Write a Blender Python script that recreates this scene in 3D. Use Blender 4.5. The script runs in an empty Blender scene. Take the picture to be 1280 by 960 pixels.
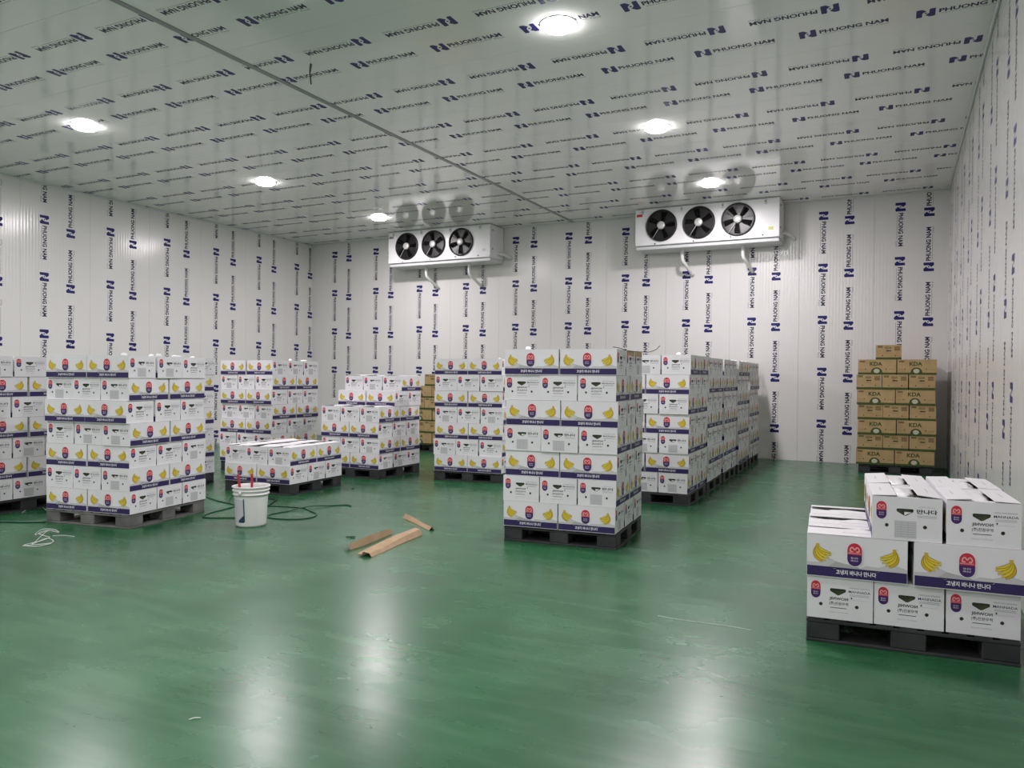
import bpy, bmesh, math, random
from mathutils import Vector, Matrix, noise
from mathutils.geometry import tessellate_polygon
random.seed(7)
SC = bpy.context.scene
COL = SC.collection
R = math.radians

# ------------------------------------------------------------------ camera
F_PX = 963.3
yaw, pitch, roll = 0.4646, -0.0100, 0.0083
cy, sy, cp, sp, cr, sr = math.cos(yaw), math.sin(yaw), math.cos(pitch), math.sin(pitch), math.cos(roll), math.sin(roll)
fwd = Vector((-sy*cp, cy*cp, sp)); rt0 = Vector((cy, sy, 0)); up0 = rt0.cross(fwd)
rt = cr*rt0 + sr*up0; up = -sr*rt0 + cr*up0
cam = bpy.data.cameras.new('camera'); cam.sensor_width = 36; cam.lens = F_PX/1280*36
camo = bpy.data.objects.new('camera', cam); COL.objects.link(camo)
m = Matrix((rt, up, -fwd)).transposed().to_4x4(); m.translation = (0, 0, 1.6)
camo.matrix_world = m
SC.camera = camo
# ------------------------------------------------------------------ world, exposure
w = bpy.data.worlds.new('world'); SC.world = w; w.use_nodes = True
w.node_tree.nodes['Background'].inputs[0].default_value = (.6, .62, .65, 1)
w.node_tree.nodes['Background'].inputs[1].default_value = .05
SC.view_settings.view_transform = 'Standard'; SC.view_settings.look = 'None'
SC.view_settings.gamma = 1; SC.view_settings.use_curve_mapping = False
SC.view_settings.exposure = 0.13
LAMP_W = 88.0          # area light behind each diffuser
LAMP_EMIT = 42.0       # the diffuser itself
XL, XR, YB, YF, ZC = -13.97, 0.80, 15.96, -5.0, 5.05
XS = -6.5              # joint between the two banks of ceiling panels
LAMPS = [(x, y) for y in (13.72, 10.35, 6.93, 3.5, 0.1, -3.3) for x in (-10.15, -3.0)]

# ------------------------------------------------------------------ materials
def mat(name, col, rough=.5, metal=0., spec=.5, emit=None, coat=0.):
    m = bpy.data.materials.new(name); m.use_nodes = True
    b = m.node_tree.nodes['Principled BSDF']
    b.inputs['Base Color'].default_value = (*col, 1); b.inputs['Roughness'].default_value = rough
    b.inputs['Metallic'].default_value = metal; b.inputs['Specular IOR Level'].default_value = spec
    b.inputs['Coat Weight'].default_value = coat; b.inputs['Coat Roughness'].default_value = .05
    if emit: b.inputs['Emission Color'].default_value = (*col, 1); b.inputs['Emission Strength'].default_value = emit
    return m
def nodes(m): return m.node_tree.nodes, m.node_tree.links, m.node_tree.nodes['Principled BSDF']
def mottle(m, c1, c2, scale, detail=4, stretch=(1, 1, 1), bump=0., rough=None):
    n, l, b = nodes(m)
    tc = n.new('ShaderNodeTexCoord'); mp = n.new('ShaderNodeMapping'); mp.inputs['Scale'].default_value = stretch
    no = n.new('ShaderNodeTexNoise'); no.inputs['Scale'].default_value = scale; no.inputs['Detail'].default_value = detail
    rp = n.new('ShaderNodeValToRGB'); rp.color_ramp.elements[0].color = (*c1, 1); rp.color_ramp.elements[1].color = (*c2, 1)
    rp.color_ramp.elements[0].position = .3; rp.color_ramp.elements[1].position = .7
    l.new(tc.outputs['Object'], mp.inputs[0]); l.new(mp.outputs[0], no.inputs['Vector'])
    l.new(no.outputs[0], rp.inputs[0]); l.new(rp.outputs[0], b.inputs['Base Color'])
    if bump:
        bp = n.new('ShaderNodeBump'); bp.inputs['Strength'].default_value = bump; bp.inputs['Distance'].default_value = .01
        l.new(no.outputs[0], bp.inputs['Height']); l.new(bp.outputs[0], b.inputs['Normal'])
    return m
def ribbed(name, col, axis, rough=.16, dist=.0006, wobble=.02):
    """painted steel sheet with fine rolled ribs a few centimetres apart"""
    m = mat(name, col, rough); n, l, b = nodes(m)
    tc = n.new('ShaderNodeTexCoord')
    wv = n.new('ShaderNodeTexWave'); wv.wave_type = 'BANDS'; wv.bands_direction = axis; wv.wave_profile = 'SIN'
    wv.inputs['Scale'].default_value = 5.5; wv.inputs['Distortion'].default_value = 0
    l.new(tc.outputs['Object'], wv.inputs['Vector'])
    no = n.new('ShaderNodeTexNoise'); no.inputs['Scale'].default_value = 1.3; no.inputs['Detail'].default_value = 2
    l.new(tc.outputs['Object'], no.inputs['Vector'])
    b1 = n.new('ShaderNodeBump'); b1.inputs['Strength'].default_value = 1; b1.inputs['Distance'].default_value = dist
    b2 = n.new('ShaderNodeBump'); b2.inputs['Strength'].default_value = 1; b2.inputs['Distance'].default_value = wobble*.2
    l.new(wv.outputs[1], b1.inputs['Height']); l.new(no.outputs[0], b2.inputs['Height'])
    l.new(b1.outputs[0], b2.inputs['Normal']); l.new(b2.outputs[0], b.inputs['Normal'])
    return m
M = {}
M['wall_x'] = ribbed('white_panel_back', (.70, .69, .68), 'X', .20)
M['wall_y'] = ribbed('white_panel_side', (.70, .69, .68), 'Y', .20)
M['ceil'] = ribbed('white_panel_ceiling', (.80, .79, .785), 'Y', .05, .0002, .004)
M['joint'] = mat('panel_joint_grey', (.30, .30, .30), .5)
M['slab'] = mat('panel_core', (.5, .5, .5), .7)
M['trim'] = mat('grey_trim', (.25, .25, .26), .4)
M['navy'] = mat('navy_print', (.013, .010, .125), .45, spec=.3)
M['ink'] = mat('dark_print', (.015, .013, .055), .5, spec=.3)
M['faint'] = mat('faint_print', (.22, .22, .27), .5)
M['white'] = mottle(mat('white_cardboard', (.8, .8, .8), .55, spec=.3), (.77, .765, .79), (.83, .825, .85), 3.5, 3)
M['flap'] = mat('white_flap', (.78, .77, .79), .5, spec=.3)
M['kraft'] = mottle(mat('kraft', (.5, .36, .2), .75, spec=.2), (.50, .36, .205), (.60, .44, .26), 9, 4)
M['strip'] = mottle(mat('strip_card', (.4, .28, .17), .75, spec=.2), (.36, .25, .155), (.44, .31, .20), 9, 4)
M['kraftbox'] = mottle(mat('kraft_box', (.5, .36, .2), .75, spec=.2), (.40, .275, .135), (.50, .35, .175), 6, 4)
M['inside'] = mottle(mat('green_bananas_inside', (.02, .03, .01), .6), (.012, .016, .012), (.07, .09, .04), 25, 2)
M['purple'] = mat('purple_print', (.038, .025, .110), .5, spec=.3)
M['red'] = mat('red_print', (.60, .035, .065), .5, spec=.3)
M['pillnavy'] = mat('plum_print', (.065, .025, .14), .5, spec=.3)
M['paper'] = mat('white_print', (.85, .85, .87), .55, spec=.3)
M['pink'] = mat('pale_red_print', (.85, .45, .42), .55, spec=.3)
M['hill'] = mat('grey_print', (.47, .47, .48), .55, spec=.3)
M['hill2'] = mat('light_grey_print', (.60, .60, .61), .55, spec=.3)
M['yellow'] = mat('yellow_print', (.78, .60, .05), .5, spec=.3)
M['yellow2'] = mat('deep_yellow_print', (.66, .43, .03), .5, spec=.3)
M['bline'] = mat('banana_outline_print', (.10, .065, .02), .5, spec=.3)
M['black'] = mat('black_print', (.02, .02, .025), .55, spec=.3)
M['greyprint'] = mat('grey_line_print', (.42, .42, .45), .55, spec=.3)
M['sticker'] = mat('grey_sticker', (.60, .60, .62), .5, spec=.3)
M['green_print'] = mat('green_print', (.055, .085, .022), .55, spec=.3)
M['blob'] = mat('pale_patch_print', (.55, .52, .40), .55, spec=.3)
M['brownprint'] = mat('brown_print', (.17, .10, .05), .6, spec=.3)
M['bag'] = mat('white_plastic_bag', (.84, .84, .85), .28)
M['pallet'] = mottle(mat('dark_plastic', (.05, .05, .055), .5), (.022, .022, .025), (.045, .045, .05), 5, 5)
M['palletgrey'] = mottle(mat('dusty_plastic', (.15, .15, .15), .6), (.09, .09, .088), (.19, .185, .18), 5, 5)
M['metal'] = mat('white_sheet_metal', (.80, .80, .81), .28)
M['metal2'] = mat('pale_sheet_metal', (.62, .63, .64), .35)
M['blk'] = mat('black_plastic', (.012, .012, .013), .35)
M['blade'] = mat('dark_blade', (.005, .004, .004), .7, spec=.0)
M['hub'] = mat('silver_hub', (.62, .62, .60), .35, .3)
M['pipe'] = mat('white_pvc', (.74, .74, .73), .4)
M['lens'] = mat('lit_diffuser', (1, .985, .96), .4, emit=LAMP_EMIT)
M['bucket'] = mat('white_bucket', (.80, .80, .79), .35)
M['blue'] = mat('dark_teal_print', (.015, .05, .08), .4)
M['redh'] = mat('red_handle', (.42, .02, .04), .4)
M['hose'] = mat('green_hose', (.012, .085, .04), .4)
M['string'] = mat('white_string', (.70, .74, .70), .5)
M['strap'] = mat('black_strap', (.02, .02, .018), .5)
M['yellowtag'] = mat('yellow_tag', (.62, .62, .15), .5)
# floor: glossy green epoxy with cloudy mottling and wiped streaks
def floor_mat():
    m = mat('green_epoxy', (.03, .2, .09), .24, spec=.48); n, l, b = nodes(m)
    tc = n.new('ShaderNodeTexCoord')
    def nz(scale, detail, st=(1, 1, 1), rot=0, dist=0):
        mp = n.new('ShaderNodeMapping'); mp.inputs['Scale'].default_value = st; mp.inputs['Rotation'].default_value = (0, 0, rot)
        x = n.new('ShaderNodeTexNoise'); x.inputs['Scale'].default_value = scale; x.inputs['Detail'].default_value = detail; x.inputs['Distortion'].default_value = dist
        l.new(tc.outputs['Object'], mp.inputs[0]); l.new(mp.outputs[0], x.inputs['Vector']); return x.outputs[0]
    a = nz(.55, 6, (1, 1, 1), 0, .2); c = nz(2.2, 9, (.8, 1.2, 1), .35, 0); s = nz(9, 3, (.15, 1, 1), -.5)
    def ramp(x, cols):
        r = n.new('ShaderNodeValToRGB'); e = r.color_ramp.elements
        e[0].position, e[0].color = cols[0][0], (*cols[0][1], 1); e[1].position, e[1].color = cols[1][0], (*cols[1][1], 1)
        l.new(x, r.inputs[0]); return r.outputs[0]
    c1 = ramp(a, [(.30, (.017, .096, .036)), (.70, (.028, .138, .056))])
    c2 = ramp(c, [(.25, (.72, .76, .72)), (.78, (1.22, 1.16, 1.22))])
    mx = n.new('ShaderNodeMixRGB'); mx.blend_type = 'MULTIPLY'; mx.inputs[0].default_value = 1
    l.new(c1, mx.inputs[1]); l.new(c2, mx.inputs[2])
    c3 = ramp(s, [(.45, (0, 0, 0)), (.85, (.03, .04, .03))])
    ad = n.new('ShaderNodeMixRGB'); ad.blend_type = 'ADD'; ad.inputs[0].default_value = 1
    l.new(mx.outputs[0], ad.inputs[1]); l.new(c3, ad.inputs[2]); l.new(ad.outputs[0], b.inputs['Base Color'])
    rr = n.new('ShaderNodeMapRange'); rr.inputs[1].default_value = .2; rr.inputs[2].default_value = .8
    rr.inputs[3].default_value = .23; rr.inputs[4].default_value = .30
    l.new(c, rr.inputs[0]); l.new(rr.outputs[0], b.inputs['Roughness'])
    bp = n.new('ShaderNodeBump'); bp.inputs['Strength'].default_value = .2; bp.inputs['Distance'].default_value = .002
    l.new(nz(.9, 1), bp.inputs['Height']); l.new(bp.outputs[0], b.inputs['Normal'])
    return m
M['floor'] = floor_mat()

# ------------------------------------------------------------------ mesh helpers
class MB:
    """collects faces with materials, then links ONE mesh object"""
    def __init__(s): s.v = []; s.f = []; s.mi = []; s.mats = []; s.sm = []
    def k(s, name):
        if name not in s.mats: s.mats.append(name)
        return s.mats.index(name)
    def face(s, pts, mt, smooth=False):
        b = len(s.v); s.v += [tuple(p) for p in pts]; s.f.append(list(range(b, b+len(pts)))); s.mi.append(s.k(mt)); s.sm.append(smooth)
    def raw(s, vs, fs, mt, smooth=False):
        b = len(s.v); s.v += [tuple(p) for p in vs]; k = s.k(mt)
        for f in fs: s.f.append([b+i for i in f]); s.mi.append(k); s.sm.append(smooth)
    def box(s, x0, x1, y0, y1, z0, z1, mt, bev=0., X=None):
        if bev:
            bm = bmesh.new(); bmesh.ops.create_cube(bm, size=1)
            for v in bm.verts: v.co = Vector(((x0+x1)/2+v.co.x*(x1-x0), (y0+y1)/2+v.co.y*(y1-y0), (z0+z1)/2+v.co.z*(z1-z0)))
            bmesh.ops.bevel(bm, geom=bm.edges[:], offset=bev, segments=1, affect='EDGES')
            bm.verts.index_update(); vs = [v.co.copy() for v in bm.verts]; fs = [[v.index for v in f.verts] for f in bm.faces]; bm.free()
        else:
            vs = [Vector(p) for p in ((x0, y0, z0), (x1, y0, z0), (x1, y1, z0), (x0, y1, z0), (x0, y0, z1), (x1, y0, z1), (x1, y1, z1), (x0, y1, z1))]
            fs = [[0, 3, 2, 1], [4, 5, 6, 7], [0, 1, 5, 4], [1, 2, 6, 5], [2, 3, 7, 6], [3, 0, 4, 7]]
        if X: vs = [X @ v for v in vs]
        s.raw(vs, fs, mt)
    def lathe(s, prof, mt, n=24, X=None, smooth=True):
        vs = []; fs = []
        for r_, z in prof:
            for i in range(n): a = 2*math.pi*i/n; vs.append(Vector((r_*math.cos(a), r_*math.sin(a), z)))
        for j in range(len(prof)-1):
            for i in range(n): i2 = (i+1) % n; fs.append([j*n+i, j*n+i2, (j+1)*n+i2, (j+1)*n+i])
        if X: vs = [X @ v for v in vs]
        s.raw(vs, fs, mt, smooth)
    def disc(s, r_, z, mt, n=24, X=None, c=(0, 0)):
        vs = [Vector((c[0]+r_*math.cos(2*math.pi*i/n), c[1]+r_*math.sin(2*math.pi*i/n), z)) for i in range(n)]
        if X: vs = [X @ v for v in vs]
        s.raw(vs, [list(range(n))], mt)
    def tube(s, pts, r_, mt, n=6, sub=6):
        pts = [Vector(p) for p in pts]
        if sub > 1:
            q = []; P = [pts[0]*2-pts[1]] + pts + [pts[-1]*2-pts[-2]]
            for i in range(1, len(P)-2):
                for j in range(sub):
                    t = j/sub; a, b, c, d = P[i-1:i+3]
                    q.append(.5*((2*b)+(c-a)*t+(2*a-5*b+4*c-d)*t*t+(3*b-a-3*c+d)*t**3))
            q.append(pts[-1]); pts = q
        vs = []; fs = []; u = None
        for i, p in enumerate(pts):
            d = (pts[min(i+1, len(pts)-1)]-pts[max(i-1, 0)]).normalized()
            if u is None: u = d.orthogonal().normalized()
            u = (u-d*u.dot(d)).normalized(); v = d.cross(u)
            for k in range(n): a = 2*math.pi*k/n; vs.append(p+(u*math.cos(a)+v*math.sin(a))*r_)
        for i in range(len(pts)-1):
            for k in range(n): k2 = (k+1) % n; fs.append([i*n+k, i*n+k2, (i+1)*n+k2, (i+1)*n+k])
        fs += [list(range(n))[::-1], [(len(pts)-1)*n+k for k in range(n)]]
        s.raw(vs, fs, mt, True)
    def mesh(s, name):
        me = bpy.data.meshes.new(name); me.from_pydata(s.v, [], s.f)
        for k in s.mats: me.materials.append(M[k])
        me.polygons.foreach_set('material_index', s.mi); me.polygons.foreach_set('use_smooth', s.sm)
        me.update(); return me
    def build(s, name, parent=None, loc=None):
        return link(name, s.mesh(name), parent, loc)
def link(name, me, parent=None, loc=None, rz=0):
    o = bpy.data.objects.new(name, me); COL.objects.link(o)
    if parent: o.parent = parent
    if loc is not None: o.location = loc
    if rz: o.rotation_euler = (0, 0, rz)
    return o
def tag(o, label=None, cat=None, group=None, kind=None):
    if label: o['label'] = label
    if cat: o['category'] = cat
    if group: o['group'] = group
    if kind: o['kind'] = kind
    return o
def empty(name, loc, rz=0): return link(name, None, None, loc, rz)

# lettering as flat geometry --------------------------------------------------
_txt = {}
def text_mesh(s, bold=0.):
    """(verts 2d scaled to unit box, faces)"""
    if (s, bold) in _txt: return _txt[(s, bold)]
    c = bpy.data.curves.new('t', 'FONT'); c.body = s; c.resolution_u = 2; c.offset = bold
    o = bpy.data.objects.new('t', c); COL.objects.link(o); bpy.context.view_layer.update()
    me = bpy.data.meshes.new_from_object(o.evaluated_get(bpy.context.evaluated_depsgraph_get()))
    vs = [(v.co.x, v.co.y) for v in me.vertices]; fs = [list(p.vertices) for p in me.polygons]
    bpy.data.objects.remove(o); bpy.data.curves.remove(c); bpy.data.meshes.remove(me)
    x0 = min(v[0] for v in vs); x1 = max(v[0] for v in vs); y0 = min(v[1] for v in vs); y1 = max(v[1] for v in vs)
    r_ = ([((x-x0)/(x1-x0), (y-y0)/(y1-y0)) for x, y in vs], fs); _txt[(s, bold)] = r_; return r_
class Face:
    """a flat printing surface: origin, right, up, normal; prints go on in thin layers"""
    def __init__(s, mb, o, ux, uy, w_, h_):
        s.mb, s.o, s.ux, s.uy = mb, Vector(o), Vector(ux), Vector(uy); s.n = s.ux.cross(s.uy); s.w, s.h = w_, h_
    def P(s, x, y, lay=1): return s.o + s.ux*x + s.uy*y + s.n*(.0004*lay)
    def poly(s, pts, mt, lay=1):
        # keep the polygon facing outward
        a = sum(pts[i][0]*pts[(i+1) % len(pts)][1]-pts[(i+1) % len(pts)][0]*pts[i][1] for i in range(len(pts)))
        if a < 0: pts = pts[::-1]
        s.mb.face([s.P(x, y, lay) for x, y in pts], mt)
    def rect(s, x0, y0, x1, y1, mt, lay=1): s.poly([(x0, y0), (x1, y0), (x1, y1), (x0, y1)], mt, lay)
    def circ(s, x, y, r_, mt, lay=1, n=14, ry=None): s.poly([(x+r_*math.cos(2*math.pi*i/n), y+(ry or r_)*math.sin(2*math.pi*i/n)) for i in range(n)], mt, lay)
    def text(s, t, x, y, w_, h_, mt, lay=1, bold=0.):
        vs, fs = text_mesh(t, bold); s.mb.raw([s.P(x+a*w_, y+b*h_, lay) for a, b in vs], fs, mt)
    def pill(s, cx, cy, w_, h_, lay=1):
        def cap(sc, y0, y1):
            r_ = w_/2*sc; hh = h_/2-(w_/2)+r_; top = cy+hh-r_; bot = cy-hh+r_; out = []
            n = 8
            for i in range(n+1): a = math.pi*i/n; out.append((cx+r_*math.cos(a), top+r_*math.sin(a)))
            for i in range(n+1): a = math.pi+math.pi*i/n; out.append((cx+r_*math.cos(a), bot+r_*math.sin(a)))
            return [(x, min(max(y, y0), y1)) for x, y in out]
        s.poly(cap(1.10, -9, 9), 'paper', lay)
        s.poly(cap(1, cy-.01*h_, 9), 'red', lay+1); s.poly(cap(1, -9, cy-.01*h_), 'pillnavy', lay+1)
        # the M mark: two loops
        k = w_*.30; y = cy+h_*.22; t = w_*.045
        pts = [(-.35, -.62), (-1.0, -.62), (-1.02, .05), (-.75, .60), (-.42, .60), (0, -.15), (.42, .60), (.75, .60), (1.02, .05), (1.0, -.62), (.35, -.62)]
        for (a, b), (c, d) in zip(pts, pts[1:]):
            dx, dy = c-a, d-b; L_ = math.hypot(dx, dy); nx, ny = -dy/L_*t, dx/L_*t
            A = (cx+a*k, y+b*k*.8); B = (cx+c*k, y+d*k*.8)
            s.poly([(A[0]+nx, A[1]+ny), (B[0]+nx, B[1]+ny), (B[0]-nx, B[1]-ny), (A[0]-nx, A[1]-ny)], 'pink', lay+2)
        s.text('MANNADA', cx-w_*.42, cy+h_*.03, w_*.84, h_*.06, 'pink', lay+2, .02)
        s.text('만나다', cx-w_*.24, cy-h_*.19, w_*.48, h_*.08, 'paper', lay+2, .01)
        s.text('바나나', cx-w_*.24, cy-h_*.30, w_*.48, h_*.08, 'paper', lay+2, .01)
    def bananas(s, cx, cy, k, mir=1):
        """bunch: crown on top, fingers sweeping down and outwards"""
        def cres(p0, p1, p2, wd, mt, lay):
            n = 8; a = []; b = []
            for i in range(n+1):
                t = i/n; x = (1-t)**2*p0[0]+2*t*(1-t)*p1[0]+t*t*p2[0]; y = (1-t)**2*p0[1]+2*t*(1-t)*p1[1]+t*t*p2[1]
                dx = 2*(1-t)*(p1[0]-p0[0])+2*t*(p2[0]-p1[0]); dy = 2*(1-t)*(p1[1]-p0[1])+2*t*(p2[1]-p1[1]); L_ = math.hypot(dx, dy)
                ww = wd*(.35+.65*math.sin(math.pi*min(1, .12+t*.86)))
                a.append((cx+mir*k*(x-dy/L_*ww), cy+k*(y+dx/L_*ww))); b.append((cx+mir*k*(x+dy/L_*ww), cy+k*(y-dx/L_*ww)))
            for i in range(n): s.poly([a[i], a[i+1], b[i+1], b[i]], mt, lay)
        F = [((-.42, .62), (-.95, -.35), (.10, -.78), .17), ((-.40, .62), (-.62, -.30), (.42, -.66), .16),
             ((-.36, .62), (-.34, -.16), (.72, -.42), .15), ((-.30, .62), (-.10, .02), (.92, -.12), .14), ((-.28, .60), (-.05, .22), (.90, .10), .10)]
        for i, (a, b, c, wd) in enumerate(F):
            cres(a, b, c, wd+.035, 'bline', 2+2*i*.5); cres(a, b, c, wd, 'yellow' if i % 2 else 'yellow2' if i == 0 else 'yellow', 2.5+i)
        s.poly([(cx+mir*k*x, cy+k*y) for x, y in ((-.52, .92), (-.50, .55), (-.22, .52), (-.20, .90))], 'yellow2', 8)

def lockup(F, ox, oy, dx, dy):
    """wall print: N mark, firm name and small line; (ox,oy) start, (dx,dy) reading direction on the face"""
    ux, uy = dx, dy; vx, vy = -dy, dx
    def T(x, y): return (ox+ux*x+vx*y, oy+uy*x+vy*y)
    Lp = [(0, 0), (0, .93), (.08, 1), (.30, 1), (.54, .74), (.40, .62), (.32, .48), (.32, .07), (.26, 0)]
    w_, h_ = .160, .170
    for P_ in (Lp, [(1-x, 1-y) for x, y in Lp]): F.poly([T(x*w_, (y-.5)*h_) for x, y in P_], 'navy')
    F.poly([T(w_*.5+.013*math.cos(i*math.pi/4), .013*math.sin(i*math.pi/4)) for i in range(8)], 'navy')
    vs, fs = text_mesh('PHUONG NAM', .035)
    F.mb.raw([F.P(*T(.190+a*.615, -.034+b*.082)) for a, b in vs], fs, 'ink')
    for i in range(17): F.poly([T(.215+i*.027, -.060), T(.215+i*.027+.017, -.060), T(.215+i*.027+.017, -.050), T(.215+i*.027, -.050)], 'faint')
    vs, fs = text_mesh('Panel', 0)
    F.mb.raw([F.P(*T(.70+a*.105, -.078+b*.036)) for a, b in vs], fs, 'faint')

def clip(me, planes):
    bm = bmesh.new(); bm.from_mesh(me)
    for co, no in planes:
        bmesh.ops.bisect_plane(bm, geom=bm.verts[:]+bm.edges[:]+bm.faces[:], plane_co=co, plane_no=no, clear_outer=True)
    bm.to_mesh(me); bm.free(); return me

# ================================================================== ROOM
PW = 1.32
mb = MB(); mb.box(XL-.2, XR+.2, YF-.2, YB+.2, -.2, 0, 'floor'); tag(mb.build('floor'), kind='structure')
def room_box(name, *a):
    b = MB(); b.box(*a, 'slab'); return tag(b.build(name), kind='structure')
W_back = room_box('wall_back', XL-.2, XR+.2, YB, YB+.1, 0, ZC)
W_left = room_box('wall_left', XL-.1, XL, YF, YB, 0, ZC)
W_right = room_box('wall_right', XR, XR+.1, YF, YB, 0, ZC)
W_front = room_box('wall_front', XL-.2, XR+.2, YF-.1, YF, 0, ZC)
CEIL = room_box('ceiling', XL-.2, XR+.2, YF-.2, YB+.2, ZC, ZC+.1)
TH = .012; G = .0012
_cache = {}
def wall_panels(parent, side, edges, dn, upc, zd, zu, period=1.0, prints=True):
    """edges: list of (a,b) along the wall; dn / upc: offsets of the downward and upward printed columns inside the panel"""
    for a, b in edges:
        wd = b-a; full = abs(wd-PW) < 1e-6
        key = (side, round(wd, 3), round(dn, 3), round(zd, 2))
        if key not in _cache:
            mp = MB(); mt = 'wall_x' if side in ('back', 'front') else 'wall_y'
            # local frame: x along the wall to the right as seen from inside, -y... built directly per side
            if side == 'back': mp.box(G, wd-G, -TH, 0, .0, ZC, mt, .0015)
            elif side == 'front': mp.box(G, wd-G, 0, TH, .0, ZC, mt, .0015)
            elif side == 'left': mp.box(0, TH, G, wd-G, 0, ZC, mt, .0015)
            else: mp.box(-TH, 0, G, wd-G, 0, ZC, mt, .0015)
            pr = None
            if prints:
                pm = MB()
                if side == 'back': F = Face(pm, (0, -TH, 0), (1, 0, 0), (0, 0, 1), wd, ZC); fx = lambda t: t
                elif side == 'left': F = Face(pm, (TH, 0, 0), (0, 1, 0), (0, 0, 1), wd, ZC); fx = lambda t: t
                elif side == 'right': F = Face(pm, (-TH, wd, 0), (0, -1, 0), (0, 0, 1), wd, ZC); fx = lambda t: wd-t
                n = int(ZC/period)+3
                for k in range(-1, n):
                    if 0 < dn < wd: lockup(F, fx(dn), zd+.085-k*period, 0, -1)
                    if 0 < upc < wd: lockup(F, fx(upc), zu-.085-k*period, 0, 1)
                if pm.v:
                    pr = clip(pm.mesh('printed_lettering'), [((0, 0, ZC-.004), (0, 0, 1)), ((0, 0, .004), (0, 0, -1))])
            _cache[key] = (mp.mesh('panel'), pr)
        me, pr = _cache[key]
        loc = {'back': (a, YB, 0), 'front': (a, YF, 0), 'left': (XL, a, 0), 'right': (XR, a, 0)}[side]
        o = link('panel', me, parent, loc)
        if pr: link('printed_lettering', pr, o)
def edges_of(lo, hi, joint):
    k = math.ceil((lo-joint)/PW); e = [lo]; x = joint+k*PW
    while x < hi-.02:
        if x > lo+.02: e.append(x)
        x += PW
    e.append(hi); return list(zip(e, e[1:]))
# back wall: joints at -.43 + k*1.32 ; first printed column .43 in, second .89 in
eb = edges_of(XL, XR, -.43)
wall_panels(W_back, 'back', eb[1:-1], .43, .89, 4.73, 4.62)
wall_panels(W_back, 'back', eb[-1:], .43, .90, 4.78, 4.66)
wall_panels(W_back, 'back', eb[:1], (eb[0][1]-eb[0][0])-.89, (eb[0][1]-eb[0][0])-.43, 4.4, 4.3)
el = edges_of(YF, YB, 8.33)
wall_panels(W_left, 'left', el, .43, .93, 4.38, 4.22, 1.04)
wall_panels(W_right, 'right', edges_of(YF, YB, 8.0), .43, .89, 4.5, 4.2)
wall_panels(W_front, 'front', edges_of(XL, XR, -.43), .4, .9, 4.4, 4.2, prints=False)
# ceiling: two banks of panels with a cover strip between
ec = edges_of(YF, YB, 7.32)
for bank, (x0, x1, ph) in enumerate(((XL, XS, .35), (XS, XR, .0))):
    cache = {}
    for j, (a, b) in enumerate(ec):
        wd = b-a; var = j % 3; key = (round(wd, 3), var, bank)
        if key not in cache:
            mp = MB(); mp.box(x0+G, x1-G, G, wd-G, -TH, 0, 'ceil', .0015)
            pm = MB(); F = Face(pm, (0, 0, -TH), (1, 0, 0), (0, -1, 0), 1, 1)
            off = (.0, .37, .71)[var]
            for k in range(-1, 9):
                if wd > .95:
                    lockup(F, x0+ph+off+k*1.04, -.90, 1, 0)
                if wd > .45: lockup(F, x0+ph+.55+off*.6+k*1.04, -.42, -1, 0)
            cache[key] = (mp.mesh('panel'), clip(pm.mesh('printed_lettering'), [((x1-.01, 0, 0), (1, 0, 0)), ((x0+.01, 0, 0), (-1, 0, 0))]))
        o = link('panel', cache[key][0], CEIL, (0, a, ZC)); link('printed_lettering', cache[key][1], o)
mb = MB(); mb.box(XS-.04, XS+.04, YF, YB-.02, ZC-TH-.006, ZC-TH, 'trim', .002); tag(mb.build('trim_1'), kind='structure')
for i, (x0, x1, y0, y1) in enumerate(((XL+TH, XR-TH, YB-TH-.03, YB-TH), (XL+TH, XL+TH+.03, YF, YB-.05), (XR-TH-.03, XR-TH, YF, YB-.05))):
    mb = MB(); mb.box(x0, x1, y0, y1, ZC-TH-.03, ZC-TH, 'metal2', .008); tag(mb.build('trim_%d' % (i+2)), kind='structure')

# ================================================================== LAMPS
def lamp_meshes():
    a = MB(); a.lathe([(.185, 0), (.182, -.008), (.172, -.011), (.160, -.010)], 'metal', 28); 
    b = MB(); b.lathe([(.172, -.009), (.165, -.030), (.130, -.054), (.070, -.068), (.0, -.072)], 'lens', 28)
    return a.mesh('trim_ring'), b.mesh('diffuser')
tr_me, lens_me = lamp_meshes()
lamp_names = {(-10.15, 6.93): 'round ceiling light nearest the left wall and camera', (-10.15, 10.35): 'round ceiling light in left line, middle of three',
              (-10.15, 13.72): 'round ceiling light in left line beside the left cooling unit', (-3.0, 6.93): 'largest looking round ceiling light at the top centre',
              (-3.0, 10.35): 'round ceiling light in right line, middle of three', (-3.0, 13.72): 'round ceiling light just before the right cooling unit'}
for x, y in LAMPS:
    o = empty('ceiling_light', (x, y, ZC-TH)); vis = (x, y) in lamp_names
    tag(o, lamp_names.get((x, y), 'round ceiling light out of view, %s of %s line' % ({3.5: 'fourth light', .1: 'fifth light', -3.3: 'sixth light'}.get(y, ''), 'left' if x < -5 else 'right')), 'ceiling light', 'round lit ceiling lights' if vis else 'ceiling lights behind the camera')
    link('trim_ring', tr_me, o); link('diffuser', lens_me, o)
    L = bpy.data.lights.new('lamp_light', 'AREA'); L.shape = 'DISK'; L.size = .30; L.energy = LAMP_W; L.color = (1, .925, .965)
    lo = bpy.data.objects.new('lamp_light', L); COL.objects.link(lo); lo.parent = o; lo.location = (0, 0, -.082)

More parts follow.
